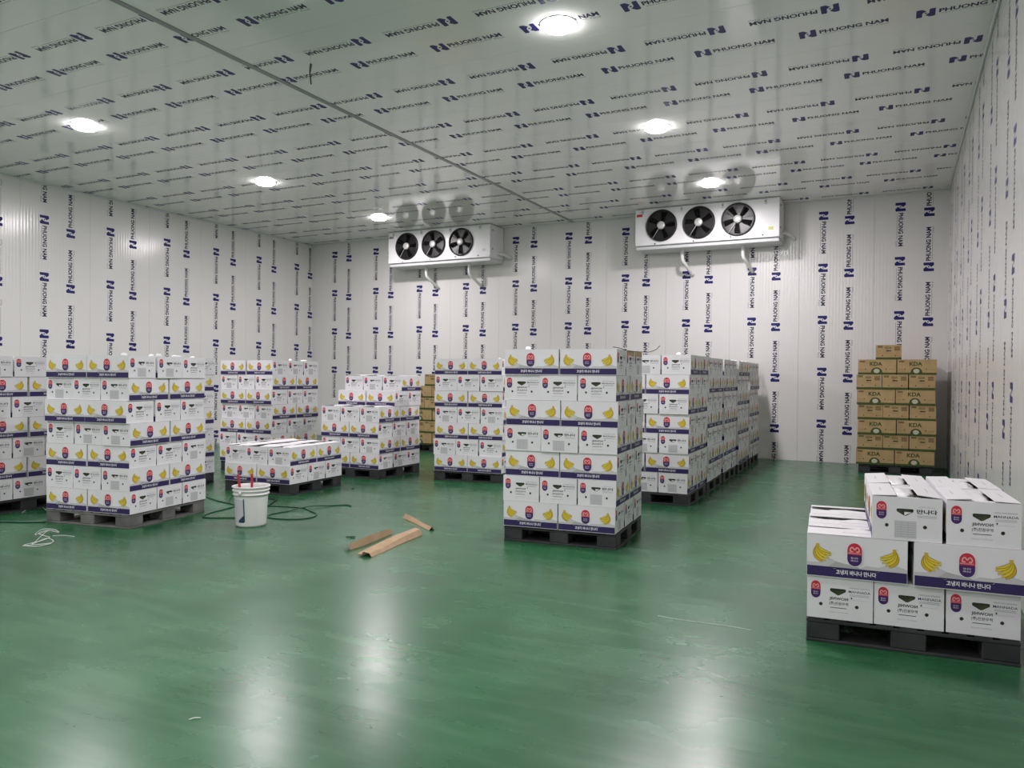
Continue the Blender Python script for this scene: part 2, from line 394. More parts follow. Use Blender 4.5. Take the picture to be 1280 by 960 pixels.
# ================================================================== PALLET
PS, PH = 1.12, .148
def pallet_proto(mt):
    root = empty('plastic_pallet', (0, 0, 0)); t = MB()
    t.box(-PS, 0, 0, PS, PH-.030, PH-.012, mt, .003)
    for i in range(9): x = -PS+.01+i*(PS-.02-.09)/8; t.box(x, x+.09, .002, PS-.002, PH-.012, PH, mt)
    t.build('deck', root)
    bw = .19
    for i in range(3):
        for j in range(3):
            x = -PS+(PS-bw)*i/2; y = (PS-bw)*j/2; b = MB(); b.box(x+.002, x+bw-.002, y+.002, y+bw-.002, .018, PH-.030, mt, .006); b.build('block', root)
    b = MB()
    for j in range(3): y = (PS-bw)*j/2; b.box(-PS, 0, y, y+bw, 0, .018, mt, .003)
    for i in range(3):
        x = -PS+(PS-bw)*i/2
        for j in range(2): y = (PS-bw)*j/2; b.box(x, x+bw, y+bw, y+(PS-bw)/2, 0, .017, mt)
    b.build('base_frame', root)
    return root
protos = {}
def pallet(mt, loc, rz, label, group='plastic pallets under the carton stacks'):
    if mt not in protos:
        root = protos[mt] = pallet_proto(mt)
    else:
        src = protos[mt]; root = src.copy(); COL.objects.link(root)
        for ch in list(src.children): c = ch.copy(); COL.objects.link(c); c.parent = root
    root.location = loc; root.rotation_euler = (0, 0, rz); tag(root, label, 'pallet', group)
    return root

# ================================================================== CARTONS
BL, BW, BH = .548, .366, .238
def frames(mb, L, W_):
    return {'-y': Face(mb, (-L/2, -W_/2, 0), (1, 0, 0), (0, 0, 1), L, BH), '+y': Face(mb, (L/2, W_/2, 0), (-1, 0, 0), (0, 0, 1), L, BH),
            '-x': Face(mb, (-L/2, W_/2, 0), (0, -1, 0), (0, 0, 1), W_, BH), '+x': Face(mb, (L/2, -W_/2, 0), (0, 1, 0), (0, 0, 1), W_, BH)}
def wall_with_holes(F, mt, holes, h_=None):
    h_ = h_ or F.h
    loops = [[Vector((x, y, 0)) for x, y in ((0, 0), (F.w, 0), (F.w, h_), (0, h_))]] + [[Vector((x, y, 0)) for x, y in hl] for hl in holes]
    flat = [v for l_ in loops for v in l_]; tris = tessellate_polygon(loops)
    vs = [F.P(v.x, v.y, 0) for v in flat]; out = []
    for a, b, c in tris:
        n = (flat[b]-flat[a]).cross(flat[c]-flat[a]).z; out.append([a, b, c] if n > 0 else [a, c, b])
    F.mb.raw(vs, out, mt)
    # cut edges of the board
    for hl in holes:
        n = len(hl)
        for i in range(n):
            a, b = hl[i], hl[(i+1) % n]; F.mb.face([F.P(*a, 0), F.P(*b, 0), F.P(*b, -10), F.P(*a, -10)], mt)
def circle(x, y, r_, n=10): return [(x+r_*math.cos(2*math.pi*i/n), y+r_*math.sin(2*math.pi*i/n)) for i in range(n)]
def banana_body(open_top):
    mb = MB(); Fs = frames(mb, BL, BW)
    for k in ('-y', '+y'):
        F = Fs[k]; W_, H_ = F.w, F.h
        wall_with_holes(F, 'white', [circle(W_*.285, H_*.25, .0095, 12), circle(W_*.715, H_*.25, .0095, 12)])
        ring = lambda *p: p
        # grey hills
        F.poly([(0, .25*H_), (0, .33*H_), (.12*W_, .34*H_), (.24*W_, .45*H_), (.36*W_, .34*H_), (.40*W_, .25*H_)], 'hill2', 1)
        F.poly([(.22*W_, .25*H_), (.30*W_, .39*H_), (.38*W_, .35*H_), (.50*W_, .31*H_), (.56*W_, .25*H_)], 'hill', 1.4)
        F.poly([(.52*W_, .25*H_), (.60*W_, .34*H_), (.72*W_, .33*H_), (.86*W_, .43*H_), (W_, .33*H_), (W_, .25*H_)], 'hill2', 1)
        # band in pieces that leave the two holes free
        y0, y1 = .004, .25*H_; h1, h2, hr = W_*.285, W_*.715, .0096
        F.rect(.002, y0, h1-hr, y1, 'purple', 2); F.rect(h1+hr, y0, h2-hr, y1, 'purple', 2); F.rect(h2+hr, y0, W_-.002, y1, 'purple', 2)
        for hx in (h1, h2):
            F.rect(hx-hr, y0, hx+hr, y1-hr, 'purple', 2)
            for q_ in (math.pi, 1.5*math.pi):
                arc = [(hx+hr*math.cos(q_+i*math.pi/6), y1+hr*math.sin(q_+i*math.pi/6)) for i in range(4)]
                for i in range(3): F.poly([(hx+(-hr if q_ < 4 else hr), y1-hr), arc[i], arc[i+1]], 'purple', 2)
        F.text('고냉지 바나나 만나다', .30*W_, .085*H_, .40*W_, .115*H_, 'paper', 3, .025)
        F.bananas(.15*W_, .56*H_, .060, 1); F.bananas(.835*W_, .555*H_, .060, -1)
        F.pill(.485*W_, .585*H_, .080, .130, 9)
    for k in ('-x', '+x'):
        F = Fs[k]; W_, H_ = F.w, F.h; cx = .475*W_
        hand = [(cx-.045, H_*.72), (cx-.043, H_*.665), (cx-.004, H_*.575), (cx+.006, H_*.575), (cx+.043, H_*.665), (cx+.045, H_*.72), (cx+.038, H_*.735), (cx-.038, H_*.735)]
        wall_with_holes(F, 'white', [hand, circle(.215*W_, .335*H_, .0105), circle(.76*W_, .335*H_, .0105)])
        F.pill(.135*W_, .68*H_, .054, .098, 2)
        if k == '-x':
            F.text('고냉지 바나나', .66*W_, .775*H_, .24*W_, .035*H_, 'greyprint', 1)
            F.text('만나다', .64*W_, .635*H_, .29*W_, .105*H_, 'black', 1, .03)
            for y in (.585, .555): F.rect(.65*W_, y*H_, .92*W_, (y+.012)*H_, 'greyprint', 1)
            F.rect(.325*W_, .06*H_, .64*W_, .46*H_, 'sticker', 1)
            for i in range(7): F.rect(.335*W_, (.095+.052*i)*H_, .63*W_, (.105+.052*i)*H_, 'greyprint', 2)
            for x in (.42, .52): F.rect(x*W_, .08*H_, (x+.004)*W_, .44*H_, 'greyprint', 2)
            # the torn white corner inside the hand hole
            F.poly([(cx-.004, H_*.58), (cx+.035, H_*.66), (cx-.004, H_*.665)], 'paper', -2)
        else:
            F.text('HIGHLAND BANANA', .64*W_, .765*H_, .31*W_, .03*H_, 'faint', 1)
            F.text('MANNADA', .635*W_, .665*H_, .325*W_, .058*H_, 'ink', 1, .006)
            for y in (.62, .59): F.rect(.65*W_, y*H_, .94*W_, (y+.012)*H_, 'greyprint', 1)
            F.rect(.66*W_, .50*H_, .92*W_, .505*H_, 'greyprint', 1); F.rect(.67*W_, .52*H_, .69*W_, .56*H_, 'black', 1)
            F.text('JIИWOИ', .345*W_, .445*H_, .285*W_, .088*H_, 'black', 1, .028)
            F.text('(주)진원무역', .345*W_, .330*H_, .285*W_, .090*H_, 'black', 1, .012)
            F.rect(.36*W_, .27*H_, .61*W_, .285*H_, 'black', 1)
            F.text('PRODUCT OF VIETNAM', .345*W_, .155*H_, .28*W_, .03*H_, 'greyprint', 1)
    e = .006; hi = BH-(.040 if open_top else .012)
    mb.box(-BL/2+e+.006, BL/2-e-.006, -BW/2+e+.006, BW/2-e-.006, .01, hi, 'inside')
    mb.face([(-BL/2, -BW/2, 0), (-BL/2, BW/2, 0), (BL/2, BW/2, 0), (BL/2, -BW/2, 0)], 'kraft')
    if not open_top:
        g = .0
        mb.face([(-BL/2, -BW/2, BH), (BL/2, -BW/2, BH), (BL/2, BW/2, BH), (-BL/2, BW/2, BH)], 'flap')
    else:
        for a in (-1, 1):   # inner faces of the four walls
            mb.box(-BL/2+.001, BL/2-.001, a*(BW/2)-(.005 if a > 0 else -.0004), a*(BW/2)-(.0004 if a > 0 else -.005), BH-.05, BH-.0005, 'flap')
            mb.box(a*(BL/2)-(.005 if a > 0 else -.0004), a*(BL/2)-(.0004 if a > 0 else -.005), -BW/2+.001, BW/2-.001, BH-.05, BH-.0005, 'flap')
    return mb.mesh('banana_carton')
BODY = {False: banana_body(False), True: banana_body(True)}
def flap_mesh(w_, d_, slit=True):
    """hinge on local x axis, reaches +y"""
    t = MB(); t.box(-w_/2, w_/2, 0, d_, 0, .004, 'flap', .001)
    if slit:
        t.box(-.075, .075, d_*.42, d_*.42+.004, .004, .0046, 'greyprint')
    return t.mesh('top_flap')
FL_LONG, FL_END = flap_mesh(BL-.004, .128), flap_mesh(BW-.03, .085, False)
def bag_mesh(sx, sy_, sz, seed, sub=3):
    bm = bmesh.new(); bmesh.ops.create_icosphere(bm, subdivisions=sub, radius=1)
    for v in bm.verts:
        p = v.co.copy(); d = 1+.28*noise.noise(p*2.1+Vector((seed, 0, 0)))+.16*noise.noise(p*5+Vector((0, seed, 0)))
        v.co = Vector((p.x*sx*d, p.y*sy_*d, p.z*sz*d))
    me = bpy.data.meshes.new('liner_bag'); bm.to_mesh(me); bm.free(); me.materials.append(M['bag'])
    me.polygons.foreach_set('use_smooth', [True]*len(me.polygons)); return me
BAGS = [bag_mesh(.22, .062, .036, s) for s in (1, 2, 3)]
TUFTS = [bag_mesh(.034, .028, .022, s, 2) for s in (4, 5, 6)] + [bag_mesh(.055, .03, .014, 9, 2)]
ORD = ['bottom', 'second', 'third', 'fourth', 'fifth', 'sixth', 'seventh']
C2, C3 = ['left', 'right'], ['left', 'middle', 'right']
RW2, RW3 = ['front', 'back'], ['front', 'middle', 'back']

# brown cartons -------------------------------------------------------------
KL_, KW_, KH_ = .585, .388, .245
def brown_body():
    mb = MB(); Fs = frames(mb, KL_, KW_)
    for F in Fs.values(): F.h = KH_
    for k in ('-y', '+y'):
        F = Fs[k]; W_, H_ = F.w, F.h
        wall_with_holes(F, 'kraftbox', [circle(.20*W_, .36*H_, .010), circle(.74*W_, .36*H_, .010)])
        F.rect(0, 0, W_, .13*H_, 'green_print', 1)
        arc = lambda r_, n=14: [(.49*W_+r_*math.cos(math.pi*i/n), .13*H_+r_*math.sin(math.pi*i/n)) for i in range(n+1)]
        F.poly([(.34*W_, .13*H_)] + [(.49*W_+.088*math.cos(t)*1.0, .13*H_+.085*math.sin(t)) for t in [math.pi*(1-i/14) for i in range(15)]] + [(.64*W_, .13*H_)], 'green_print', 1.5)
        F.circ(.49*W_, .24*H_, .046, 'blob', 2.5, ry=.036)
        F.text('KDA', .31*W_, .58*H_, .33*W_, .27*H_, 'green_print', 1, .035)
        F.rect(.04*W_, .82*H_, .18*W_, .92*H_, 'brownprint', 1)
        F.rect(.80*W_, .33*H_, .96*W_, .345*H_, 'brownprint', 1); F.rect(.03*W_, .33*H_, .15*W_, .345*H_, 'brownprint', 1)
    for k in ('-x', '+x'):
        F = Fs[k]; W_, H_ = F.w, F.h
        hand = [(.40*W_, .56*H_), (.60*W_, .56*H_), (.60*W_, .64*H_), (.40*W_, .64*H_)]
        wall_with_holes(F, 'kraftbox', [hand, circle(.25*W_, .27*H_, .010), circle(.76*W_, .27*H_, .010)])
        F.rect(0, 0, W_, .15*H_, 'green_print', 1)
        F.text('KDA', .36*W_, .74*H_, .24*W_, .15*H_, 'green_print', 1, .02)
        for x0, x1, y0 in ((.06, .26, .82), (.72, .94, .62)):
            for i in range(4): y = y0+i*.07; F.rect(x0*W_, y*H_, x1*W_, min(.95, y+.05)*H_, 'brownprint' if x0 > .5 else 'green_print', 1) if y+.05 < .95 else None
        F.rect(.36*W_, .44*H_, .62*W_, .455*H_, 'brownprint', 1); F.rect(.80*W_, .25*H_, .95*W_, .265*H_, 'brownprint', 1)
    mb.box(-KL_/2+.012, KL_/2-.012, -KW_/2+.012, KW_/2-.012, .01, KH_-.01, 'inside')
    mb.face([(-KL_/2, -KW_/2, 0), (-KL_/2, KW_/2, 0), (KL_/2, KW_/2, 0), (KL_/2, -KW_/2, 0)], 'kraft')
    mb.face([(-KL_/2, -KW_/2, KH_), (KL_/2, -KW_/2, KH_), (KL_/2, KW_/2, KH_), (-KL_/2, KW_/2, KH_)], 'kraftbox')
    return mb.mesh('brown_carton')
BROWN = brown_body()

def stack(F0, th, nm, gp, layers, first, show, pmat='pallet', kind='w', plabel=None, tops=(), flipB=None, jit=1.0, zs=1.0, shift={}, gaps={}):
    """F0: front-right corner of the pallet; layers: list of cell filters; first: 'long' / 'short' = what the front of the bottom layer shows"""
    th = R(th); X = Matrix.Translation((F0[0], F0[1], 0)) @ Matrix.Rotation(th, 4, 'Z')
    pallet(pmat, (F0[0], F0[1], 0), th, plabel or ('dark plastic pallet carrying the '+nm))
    L, W_, H_ = (BL, BW, BH) if kind == 'w' else (KL_, KW_, KH_)
    pl, pw = L+.011, W_+.009; out = {}
    for li, flt in enumerate(layers):
        lf = (first == 'long') == (li % 2 == 0)
        nc, nr = (2, 3) if lf else (3, 2)
        jx, jy = random.uniform(-.014, .014)*jit, random.uniform(-.012, .012)*jit
        if li in shift: jx, jy = shift[li]
        for c in range(nc):
            for r_ in range(nr):
                if flt is not None:
                    if not flt(c, r_): continue
                elif not show(c, r_, nc, nr): continue
                u_, v_ = (pl, pw) if lf else (pw, pl)
                tot_u = nc*u_; tot_v = nr*v_
                x = -PS/2-tot_u/2+(c+.5)*u_+jx+random.uniform(-.0035, .0035); y = PS/2-tot_v/2+(r_+.5)*v_+jy+random.uniform(-.004, .004)+(random.uniform(-.012, 0) if r_ == 0 else 0)
                x += (c-(nc-1)/2)*gaps.get(li, 0)+(random.uniform(0, .012) if c == nc-1 else 0)
                fl = random.random() < .45
                if flipB and (li, c, r_) in flipB: fl = flipB[(li, c, r_)]
                a = th+(0 if lf else math.pi/2)+(math.pi if fl else 0)+R(random.uniform(-.3, .3))*jit
                p = X @ Vector((x, y, PH+.001+li*(H_*zs+.002)))
                op = (li, c, r_) in tops or (li in tops)
                me = BROWN if kind != 'w' else BODY[op]
                o = link('brown_carton' if kind != 'w' else 'banana_carton', me, None, p, a); o.scale.z = zs
                cw = (C2 if nc == 2 else C3)[c]; rw = (RW2 if nr == 2 else RW3)[r_]
                lay = 'top' if (li == len(layers)-1) else ORD[li]
                look = ('banana side' if lf else 'logo end')+' forward' if kind == 'w' else ('long side' if lf else 'short end')+' forward'
                tag(o, ('white' if kind == 'w' else 'brown')+' carton, %s, %s %s of %s layer, %s' % (look, rw, cw, lay, nm), 'box', gp)
                out[(li, c, r_)] = o
                if op and kind == 'w':
                    for s in (1, -1):
                        f1 = link('top_flap', FL_LONG, o, (0, -s*(BW/2-.001), BH+.001+(.0 if s > 0 else .0))); f1.rotation_euler = (R(random.uniform(1, 7)), 0, 0 if s > 0 else math.pi)
                        f2 = link('top_flap', FL_END, o, (-s*(BL/2-.002), 0, BH-.006)); f2.rotation_euler = (R(random.uniform(-6, -1)), 0, -math.pi/2 if s > 0 else math.pi/2)
                    b = link('liner_bag', random.choice(BAGS), o, (random.uniform(-.04, .04), 0, BH-.028))
                elif kind == 'w' and li == len(layers)-1 and random.random() < .5:
                    b = link('liner_bag', random.choice(TUFTS), o, (random.uniform(-.15, .15), random.uniform(-.04, .04), BH+.014)); b.rotation_euler = (0, 0, random.uniform(0, 3))
    return out
vis = lambda c, r_, nc, nr: c == nc-1 or r_ == 0
side = lambda c, r_, nc, nr: c == nc-1
ALL = lambda c, r_: True
N = None
S_center = stack((-2.31, 6.79), 5.5, 'tall stack nearest the centre', 'banana cartons on the nearest centre pallet', [N]*7, 'long', vis, plabel='dark plastic pallet under the tall stack nearest the centre', zs=1.02)
stack((-7.02, 5.29), 8.5, 'tall left foreground stack', 'banana cartons on the left foreground pallet', [N]*7, 'long', vis, 'palletgrey', plabel='dusty grey plastic pallet under the tall left foreground stack', zs=.972)
stack((-9.02, 4.93), 0, 'stack at far left edge', 'banana cartons at the far left edge', [N]*7, 'long', side, zs=.972)
stack((-9.02, 7.08), 0, 'stack hidden behind tall left stack', 'banana cartons behind the left foreground stack', [N]*7, 'long', side)
stack((-9.05, 9.40), 1, 'tall stack behind low one', 'banana cartons in the tall back left stack', [N]*7, 'long', vis)
stack((-7.14, 7.75), 3, 'low two-layer stack', 'banana cartons in the low two-layer stack', [N, ALL], 'long', vis, tops=(1,))
stack((-7.10, 9.64), 0, 'stepped stack', 'banana cartons in the stepped stack', [N, N, N, ALL, lambda c, r_: r_ > 0, lambda c, r_: r_ == 1], 'long', vis, tops=(3, 4, 5))
stack((-5.26, 10.18), 6.5, 'tall stack left behind centre one', 'banana cartons in the tall middle stack', [N]*7, 'long', vis, zs=1.02)
for i, wd in enumerate(('first', 'second', 'third', 'fourth', 'fifth')):
    stack((-2.32+random.uniform(-.02, .02)-.02*i, 9.53+1.235*i), 1.2, '%s stack of long row' % wd, 'banana cartons in the long row', [N]*7, 'short' if i in (0, 3) else 'long', vis if i == 0 else side,
          plabel='dark plastic pallet under the %s stack of the long row' % wd, jit=1.3, zs=1.035)
fb = {(0, 0, 0): False, (2, 1, 0): False, (2, 2, 0): True}
for c in range(3): fb[(0, c, 0)] = True
S_rf = stack((.63, 5.10), 4.2, 'bottom right stack', 'banana cartons on the bottom right pallet', [N, ALL, lambda c, r_: c > 0], 'short', vis,
             tops=(2, (1, 0, 0), (1, 0, 1), (1, 0, 2)), zs=1.065, shift={1: (0, -.02), 2: (-.02, -.02), 0: (.0, 0)}, gaps={1: .018, 2: .006}, flipB=fb, plabel='dark plastic pallet under the bottom right stack')
K1 = stack((.52, 14.56), 2, 'brown stack in right corner', 'brown cartons in the right corner stack', [N]*7, 'long', vis, kind='k', plabel='dark plastic pallet under the brown right corner stack', zs=1.035)
o = link('brown_carton', BROWN, None, (-.16, 14.86, PH+.002+7*(KH_*1.035+.002)), R(92)); tag(o, 'brown carton sitting alone on top of the right corner stack', 'box', 'brown cartons in the right corner stack')
stack((-8.16, 13.72), 1, 'distant brown stack', 'brown cartons in the distant left stack', [N]*5+[lambda c, r_: c > 0 and r_ == 0], 'long', vis, kind='k', plabel='dark plastic pallet under the distant brown stack')
# turned down brown flap edges on the two rear cartons of the centre stack's top layer
for k in ((6, 1, 1), (6, 1, 2)):
    o = S_center[k]; t = MB(); s = 1 if abs(((o.rotation_euler.z-R(5.5)+math.pi) % (2*math.pi))-math.pi) < 1 else -1
    t.box(BL/2+.001 if s > 0 else -BL/2-.005, BL/2+.005 if s > 0 else -BL/2-.001, -.15, .15, BH-.045, BH+.004, 'kraft', .001); tag(t.build('folded_flap', o), 'brown folded flap edge')
t = MB(); F5 = Matrix.Translation((-2.31, 6.79, 0)) @ Matrix.Rotation(R(5.5), 4, 'Z'); zt = PH+7*(.238*1.02+.002)+.006
t.tube([F5 @ Vector(p) for p in ((-.05, .0, zt+.012), (-.01, .12, zt+.004), (.004, .4, zt-.012), (.0, .8, zt-.004), (-.01, 1.10, zt+.002), (.04, 1.22, zt+.004), (.10, 1.30, zt+.03), (.14, 1.34, zt+.075))], .0035, 'strap')
tag(t.build('loose_strap'), 'loose black strapping lying over the top rear edge of the nearest centre stack', 'strap')

# ================================================================== EVAPORATORS
def evaporator(x0, x1, label, mirror=False):
    yf, yb, z0, z1 = 15.28, 15.93, 4.28, ZC-TH-.012
    root = empty('cooling_unit', ((x0+x1)/2, yf, z0)); W_ = x1-x0; H_ = z1-z0; D = yb-yf
    tag(root, label, 'cooling unit', 'ceiling mounted cooling units')
    b = MB(); b.box(-W_/2, W_/2, 0, D, 0.0, H_, 'metal', .006)
    b.build('housing', root)
    b = MB(); b.box(-W_/2+.02, W_/2-.02, -.001-.012, -.001, .005, .045, 'metal', .003); b.box(-W_/2-.004, W_/2+.004, -.016, -.001, H_-.02, H_, 'metal2', .002)
    b.build('front_lip', root)
    b = MB(); b.box(-W_/2+.01, W_/2-.01, .04, D-.02, -.075, -.001, 'metal2', .01)
    b.build('drip_tray', root)
    cx = [-W_/2+W_*(.195+.267*i) for i in range(3)]; r_ = .305; RX = Matrix.Rotation(math.pi/2, 4, 'X')
    for i, x in enumerate(cx):
        f = MB(); T = Matrix.Translation((0, 0, 0)) @ RX
        # collar: a shallow black bell mouth standing off the housing
        f.lathe([(r_+.015, .001), (r_+.015, .03), (r_, .045), (r_-.012, .040), (r_-.016, .006)], 'blk', 40, T)
        f.disc(r_-.014, .004, 'blk', 40, T)
        fan = f.build('fan', root, (x, 0, H_*.52))
        g = MB()
        for rr in (.28, .25, .22, .19, .16, .13, .10):
            g.tube([Vector((rr*math.cos(2*math.pi*k/28), -.052, rr*math.sin(2*math.pi*k/28))) for k in range(29)], .0022, 'blk', 4, 1)
        for k in range(8):
            a = math.pi/4*k+.2; g.tube([(.07*math.cos(a), -.054, .07*math.sin(a)), (.31*math.cos(a), -.050, .31*math.sin(a))], .004, 'pipe' if k == 5 else 'blk', 4, 1)
        g.build('fan_guard', fan)
        for k in range(5):
            bl = MB(); a0 = 2*math.pi*k/5+i*.4; vs = []; n = 5
            for j in range(n+1):
                rr = .07+(.275-.07)*j/n; sw = .50-.05*j+.0*j; tw = .10*j/n
                for e, dy in ((-1, -.010), (1, -.034)): a = a0+e*sw*.9*(.75+.1*j/n)+tw; vs.append((rr*math.cos(a), dy, rr*math.sin(a)))
            bl.raw(vs, [[2*j, 2*j+1, 2*j+3, 2*j+2] for j in range(n)], 'blade', True); bl.build('fan_blade', fan)
        h = MB(); h.lathe([(0, .066), (.066, .066), (.078, .058), (.082, .030)], 'hub', 20, RX); h.build('fan_hub', fan)
    for i in range(4):
        x = -W_/2+W_*(.055+.285*i); b = MB(); b.box(x-.02, x+.02, -.022, -.004, H_-.11, H_-.018, 'metal2', .003); b.lathe([(0, .028), (.010, .028), (.012, .018)], 'blk', 8, Matrix.Translation((x, 0, H_-.06)) @ RX); b.build('hanger_bracket', root)
    b = MB()
    for x, z in [(-W_/2+.42, .03), (-W_/2+1.2, .03), (W_/2-.9, .06), (W_/2-.30, .05)]: b.lathe([(0, .022), (.013, .022), (.015, .013)], 'blk', 8, Matrix.Translation((x, 0, z)) @ RX)
    for z in (.2, .62): b.lathe([(0, .012), (.014, .012), (.016, 0)], 'blk', 8, Matrix.Translation((W_/2, .12, z)) @ Matrix.Rotation(math.pi/2, 4, 'Y'))
    b.build('screws', root)
    b = MB(); b.box(-W_/2+.03, -W_/2+.15, -.004, -.001, H_-.15, H_-.10, 'red' if mirror else 'faint'); b.build('maker_badge', root)
    b = MB(); b.box(W_/2-.20, W_/2-.11, -.004, -.001, .14, .20, 'yellowtag' if mirror else 'sticker'); b.build('rating_plate', root)
    for k, x in enumerate((-W_/2+W_*.32, W_/2-W_*.255)):
        b = MB(); b.tube([(x, .30, -.07), (x, .30, -.22), (x+.01, .31, -.30), (x+.04, .36, -.36), (x+.10, .52, -.48), (x+.13, .655, -.56)], .034, 'pipe', 12, 4)
        b.lathe([(.045, -.10), (.045, -.075)], 'pipe', 12, Matrix.Translation((x, .30, 0))); b.build('drain_pipe', root)
    b = MB(); b.tube([(W_/2, .40, .14), (W_/2+.08, .42, .12), (W_/2+.16, .50, .08), (W_/2+.20, .655, .04)], .032, 'pipe', 10, 4); b.build('supply_pipe', root)
evaporator(-11.02, -8.24, 'white three-fan cooling unit hung left of the ceiling joint')
evaporator(-4.86, -2.04, 'white three-fan cooling unit with yellow tag hung on the right', True)

# ================================================================== SMALL THINGS
# bucket
bk = empty('bucket', (-6.12, 6.06, 0), R(10)); tag(bk, 'white plastic bucket with brushes standing before the low stack', 'bucket')
b = MB(); b.lathe([(0, .004), (.142, .004), (.150, .0), (.155, .02), (.172, .31), (.174, .33), (.186, .332), (.187, .344), (.176, .348), (.177, .37), (.190, .372), (.191, .384), (.178, .388), (.180, .405), (.195, .408), (.195, .422), (.178, .422), (.172, .40), (.150, .02), (0, .018)], 'bucket', 40)
b.build('bucket_body', bk)
b = MB()
def bc(a, z, e=.0012): rr = .155+(.172-.155)*(z-.02)/.29+e; return (rr*math.cos(a), rr*math.sin(a), z)
a0, a1 = R(-128), R(-82); n = 8
for i in range(n):
    p, q_ = a0+(a1-a0)*i/n, a0+(a1-a0)*(i+1)/n; b.face([bc(p, .05), bc(q_, .05), bc(q_, .29), bc(p, .29)], 'sticker')
b.face([bc(R(-81.5), .06, .002), bc(R(-77), .06, .002), bc(R(-79), .30, .002), bc(R(-83), .30, .002)], 'blue')
for i in range(6):
    p, q_ = R(-104+4*i), R(-100+4*i); h0 = .07+.010*i; b.face([bc(p, .05, .002), bc(q_, .05, .002), bc(q_, h0+.012, .002), bc(p, h0, .002)], 'blue')
for j in range(5): b.face([bc(R(-120), .14+.03*j, .002), bc(R(-92), .14+.03*j, .002), bc(R(-92), .145+.03*j, .002), bc(R(-120), .145+.03*j, .002)], 'greyprint')
b.build('label_sheet', bk)
b = MB(); b.tube([(-.188, 0, .36), (-.215, -.02, .30), (-.20, -.10, .25), (-.12, -.17, .24)], .004, 'blk', 6, 6); b.build('wire_handle', bk)
b = MB(); b.lathe([(0, .0), (.018, 0), (.018, .012), (0, .012)], 'bucket', 10, Matrix.Translation((.0, -.188, .36)) @ Matrix.Rotation(math.pi/2, 4, 'X')); b.build('handle_lug', bk)
for (x, y), (dx, dy), lb in (((-.105, -.02), (-.055, .0), 'left'), ((-.02, .03), (-.03, .03), 'right')):
    rt_ = empty('brush', (-6.12+x, 6.06+y, 0)); tag(rt_, 'red handled brush standing in the white bucket, %s of the two' % lb, 'brush', 'brushes in the bucket')
    b = MB(); b.tube([(0, 0, .20), (dx*.6, dy*.6, .36), (dx, dy, .47), (dx*1.15, dy*1.15, .53)], .013, 'redh', 8, 4); b.build('handle', rt_)
    b = MB(); b.box(-.022, .022, -.008, .008, .05, .20, 'blk', .004); b.build('bristles', rt_)
def floor_tube(name, pts, r_, mt, label, cat, z=None, **k):
    t = MB(); t.tube([(p[0], p[1], (p[2] if len(p) > 2 else (z or r_))) for p in pts], r_, mt, **k); return tag(t.build(name), label, cat)
floor_tube('hose', [(-6.00, 6.55), (-6.35, 6.98), (-6.2, 7.20), (-6.12, 7.45), (-6.07, 7.50)][:0] or
           [(-6.80, 7.02), (-6.55, 7.08), (-6.34, 7.10), (-6.15, 7.00), (-5.92, 6.86), (-5.84, 6.66), (-5.95, 6.48), (-6.22, 6.44), (-6.36, 6.58), (-6.34, 6.85), (-6.28, 7.15, .024), (-6.15, 7.40), (-6.02, 7.52), (-5.92, 7.48)], .008, 'hose', 'thin green hose looped on the floor between bucket and cardboard', 'hose')
floor_tube('hose', [(-6.55, 6.25), (-6.85, 6.10), (-7.02, 6.30), (-7.08, 6.62), (-7.18, 6.85), (-7.6, 6.98), (-8.0, 7.15), (-8.2, 7.35)], .008, 'hose', 'dark green hose running from the bucket behind the left pallet', 'hose')
floor_tube('hose', [(-6.62, 6.72), (-6.75, 6.80), (-6.80, 7.0), (-6.95, 7.25), (-7.05, 7.40), (-7.35, 7.44), (-7.8, 7.44)], .009, 'blk', 'thin black cable curving from the bucket to the low pallet', 'cable')
floor_tube('hose', [(-8.10, 5.10), (-8.30, 4.98), (-8.55, 4.86), (-8.50, 4.66), (-8.42, 4.45), (-8.35, 4.2)], .010, 'hose', 'dark green hose on the floor left of the left foreground pallet', 'hose')
# string tangle
random.seed(21)
def px(x, y, z=0.):
    d = fwd + rt*((x-640)/F_PX) - up*((y-480)/F_PX); t_ = (z-1.6)/d.z; return (d.x*t_, d.y*t_)
sp_ = [px(*p) for p in ((28, 683), (42, 682), (60, 681), (67, 677), (58, 674), (40, 682), (46, 676), (56, 667), (62, 664), (44, 669), (52, 663), (66, 663), (74, 666), (60, 664), (48, 668), (58, 671), (62, 673), (50, 678), (30, 682), (46, 684), (64, 681))]
floor_tube('string_tangle', [(a, b, .004+.004*(i % 3)) for i, (a, b) in enumerate(sp_)], .0035, 'string', 'tangled white string on floor before the left foreground pallet', 'string', n=5, sub=4)
floor_tube('string_piece', [px(66, 670), px(80, 669.5), px(93, 671)], .003, 'string', 'straight short piece of white string right of the string tangle', 'string', n=5)
floor_tube('string_piece', [px(52, 618, .06)+(.06,), px(51, 628)+(.004,), px(55, 636)+(.004,), px(62, 638)+(.004,), px(55, 629)+(.004,), px(46, 628.5)+(.004,), px(40, 632)+(.004,), px(28, 641)+(.004,)], .003, 'string', 'loose white string trailing from the far left pallet', 'string', n=5)
floor_tube('string_piece', [px(822, 770), px(850, 775), px(880, 779), px(910, 783), px(940, 788)], .0022, 'string', 'long thin white strand lying on the open floor at right', 'string', n=5)
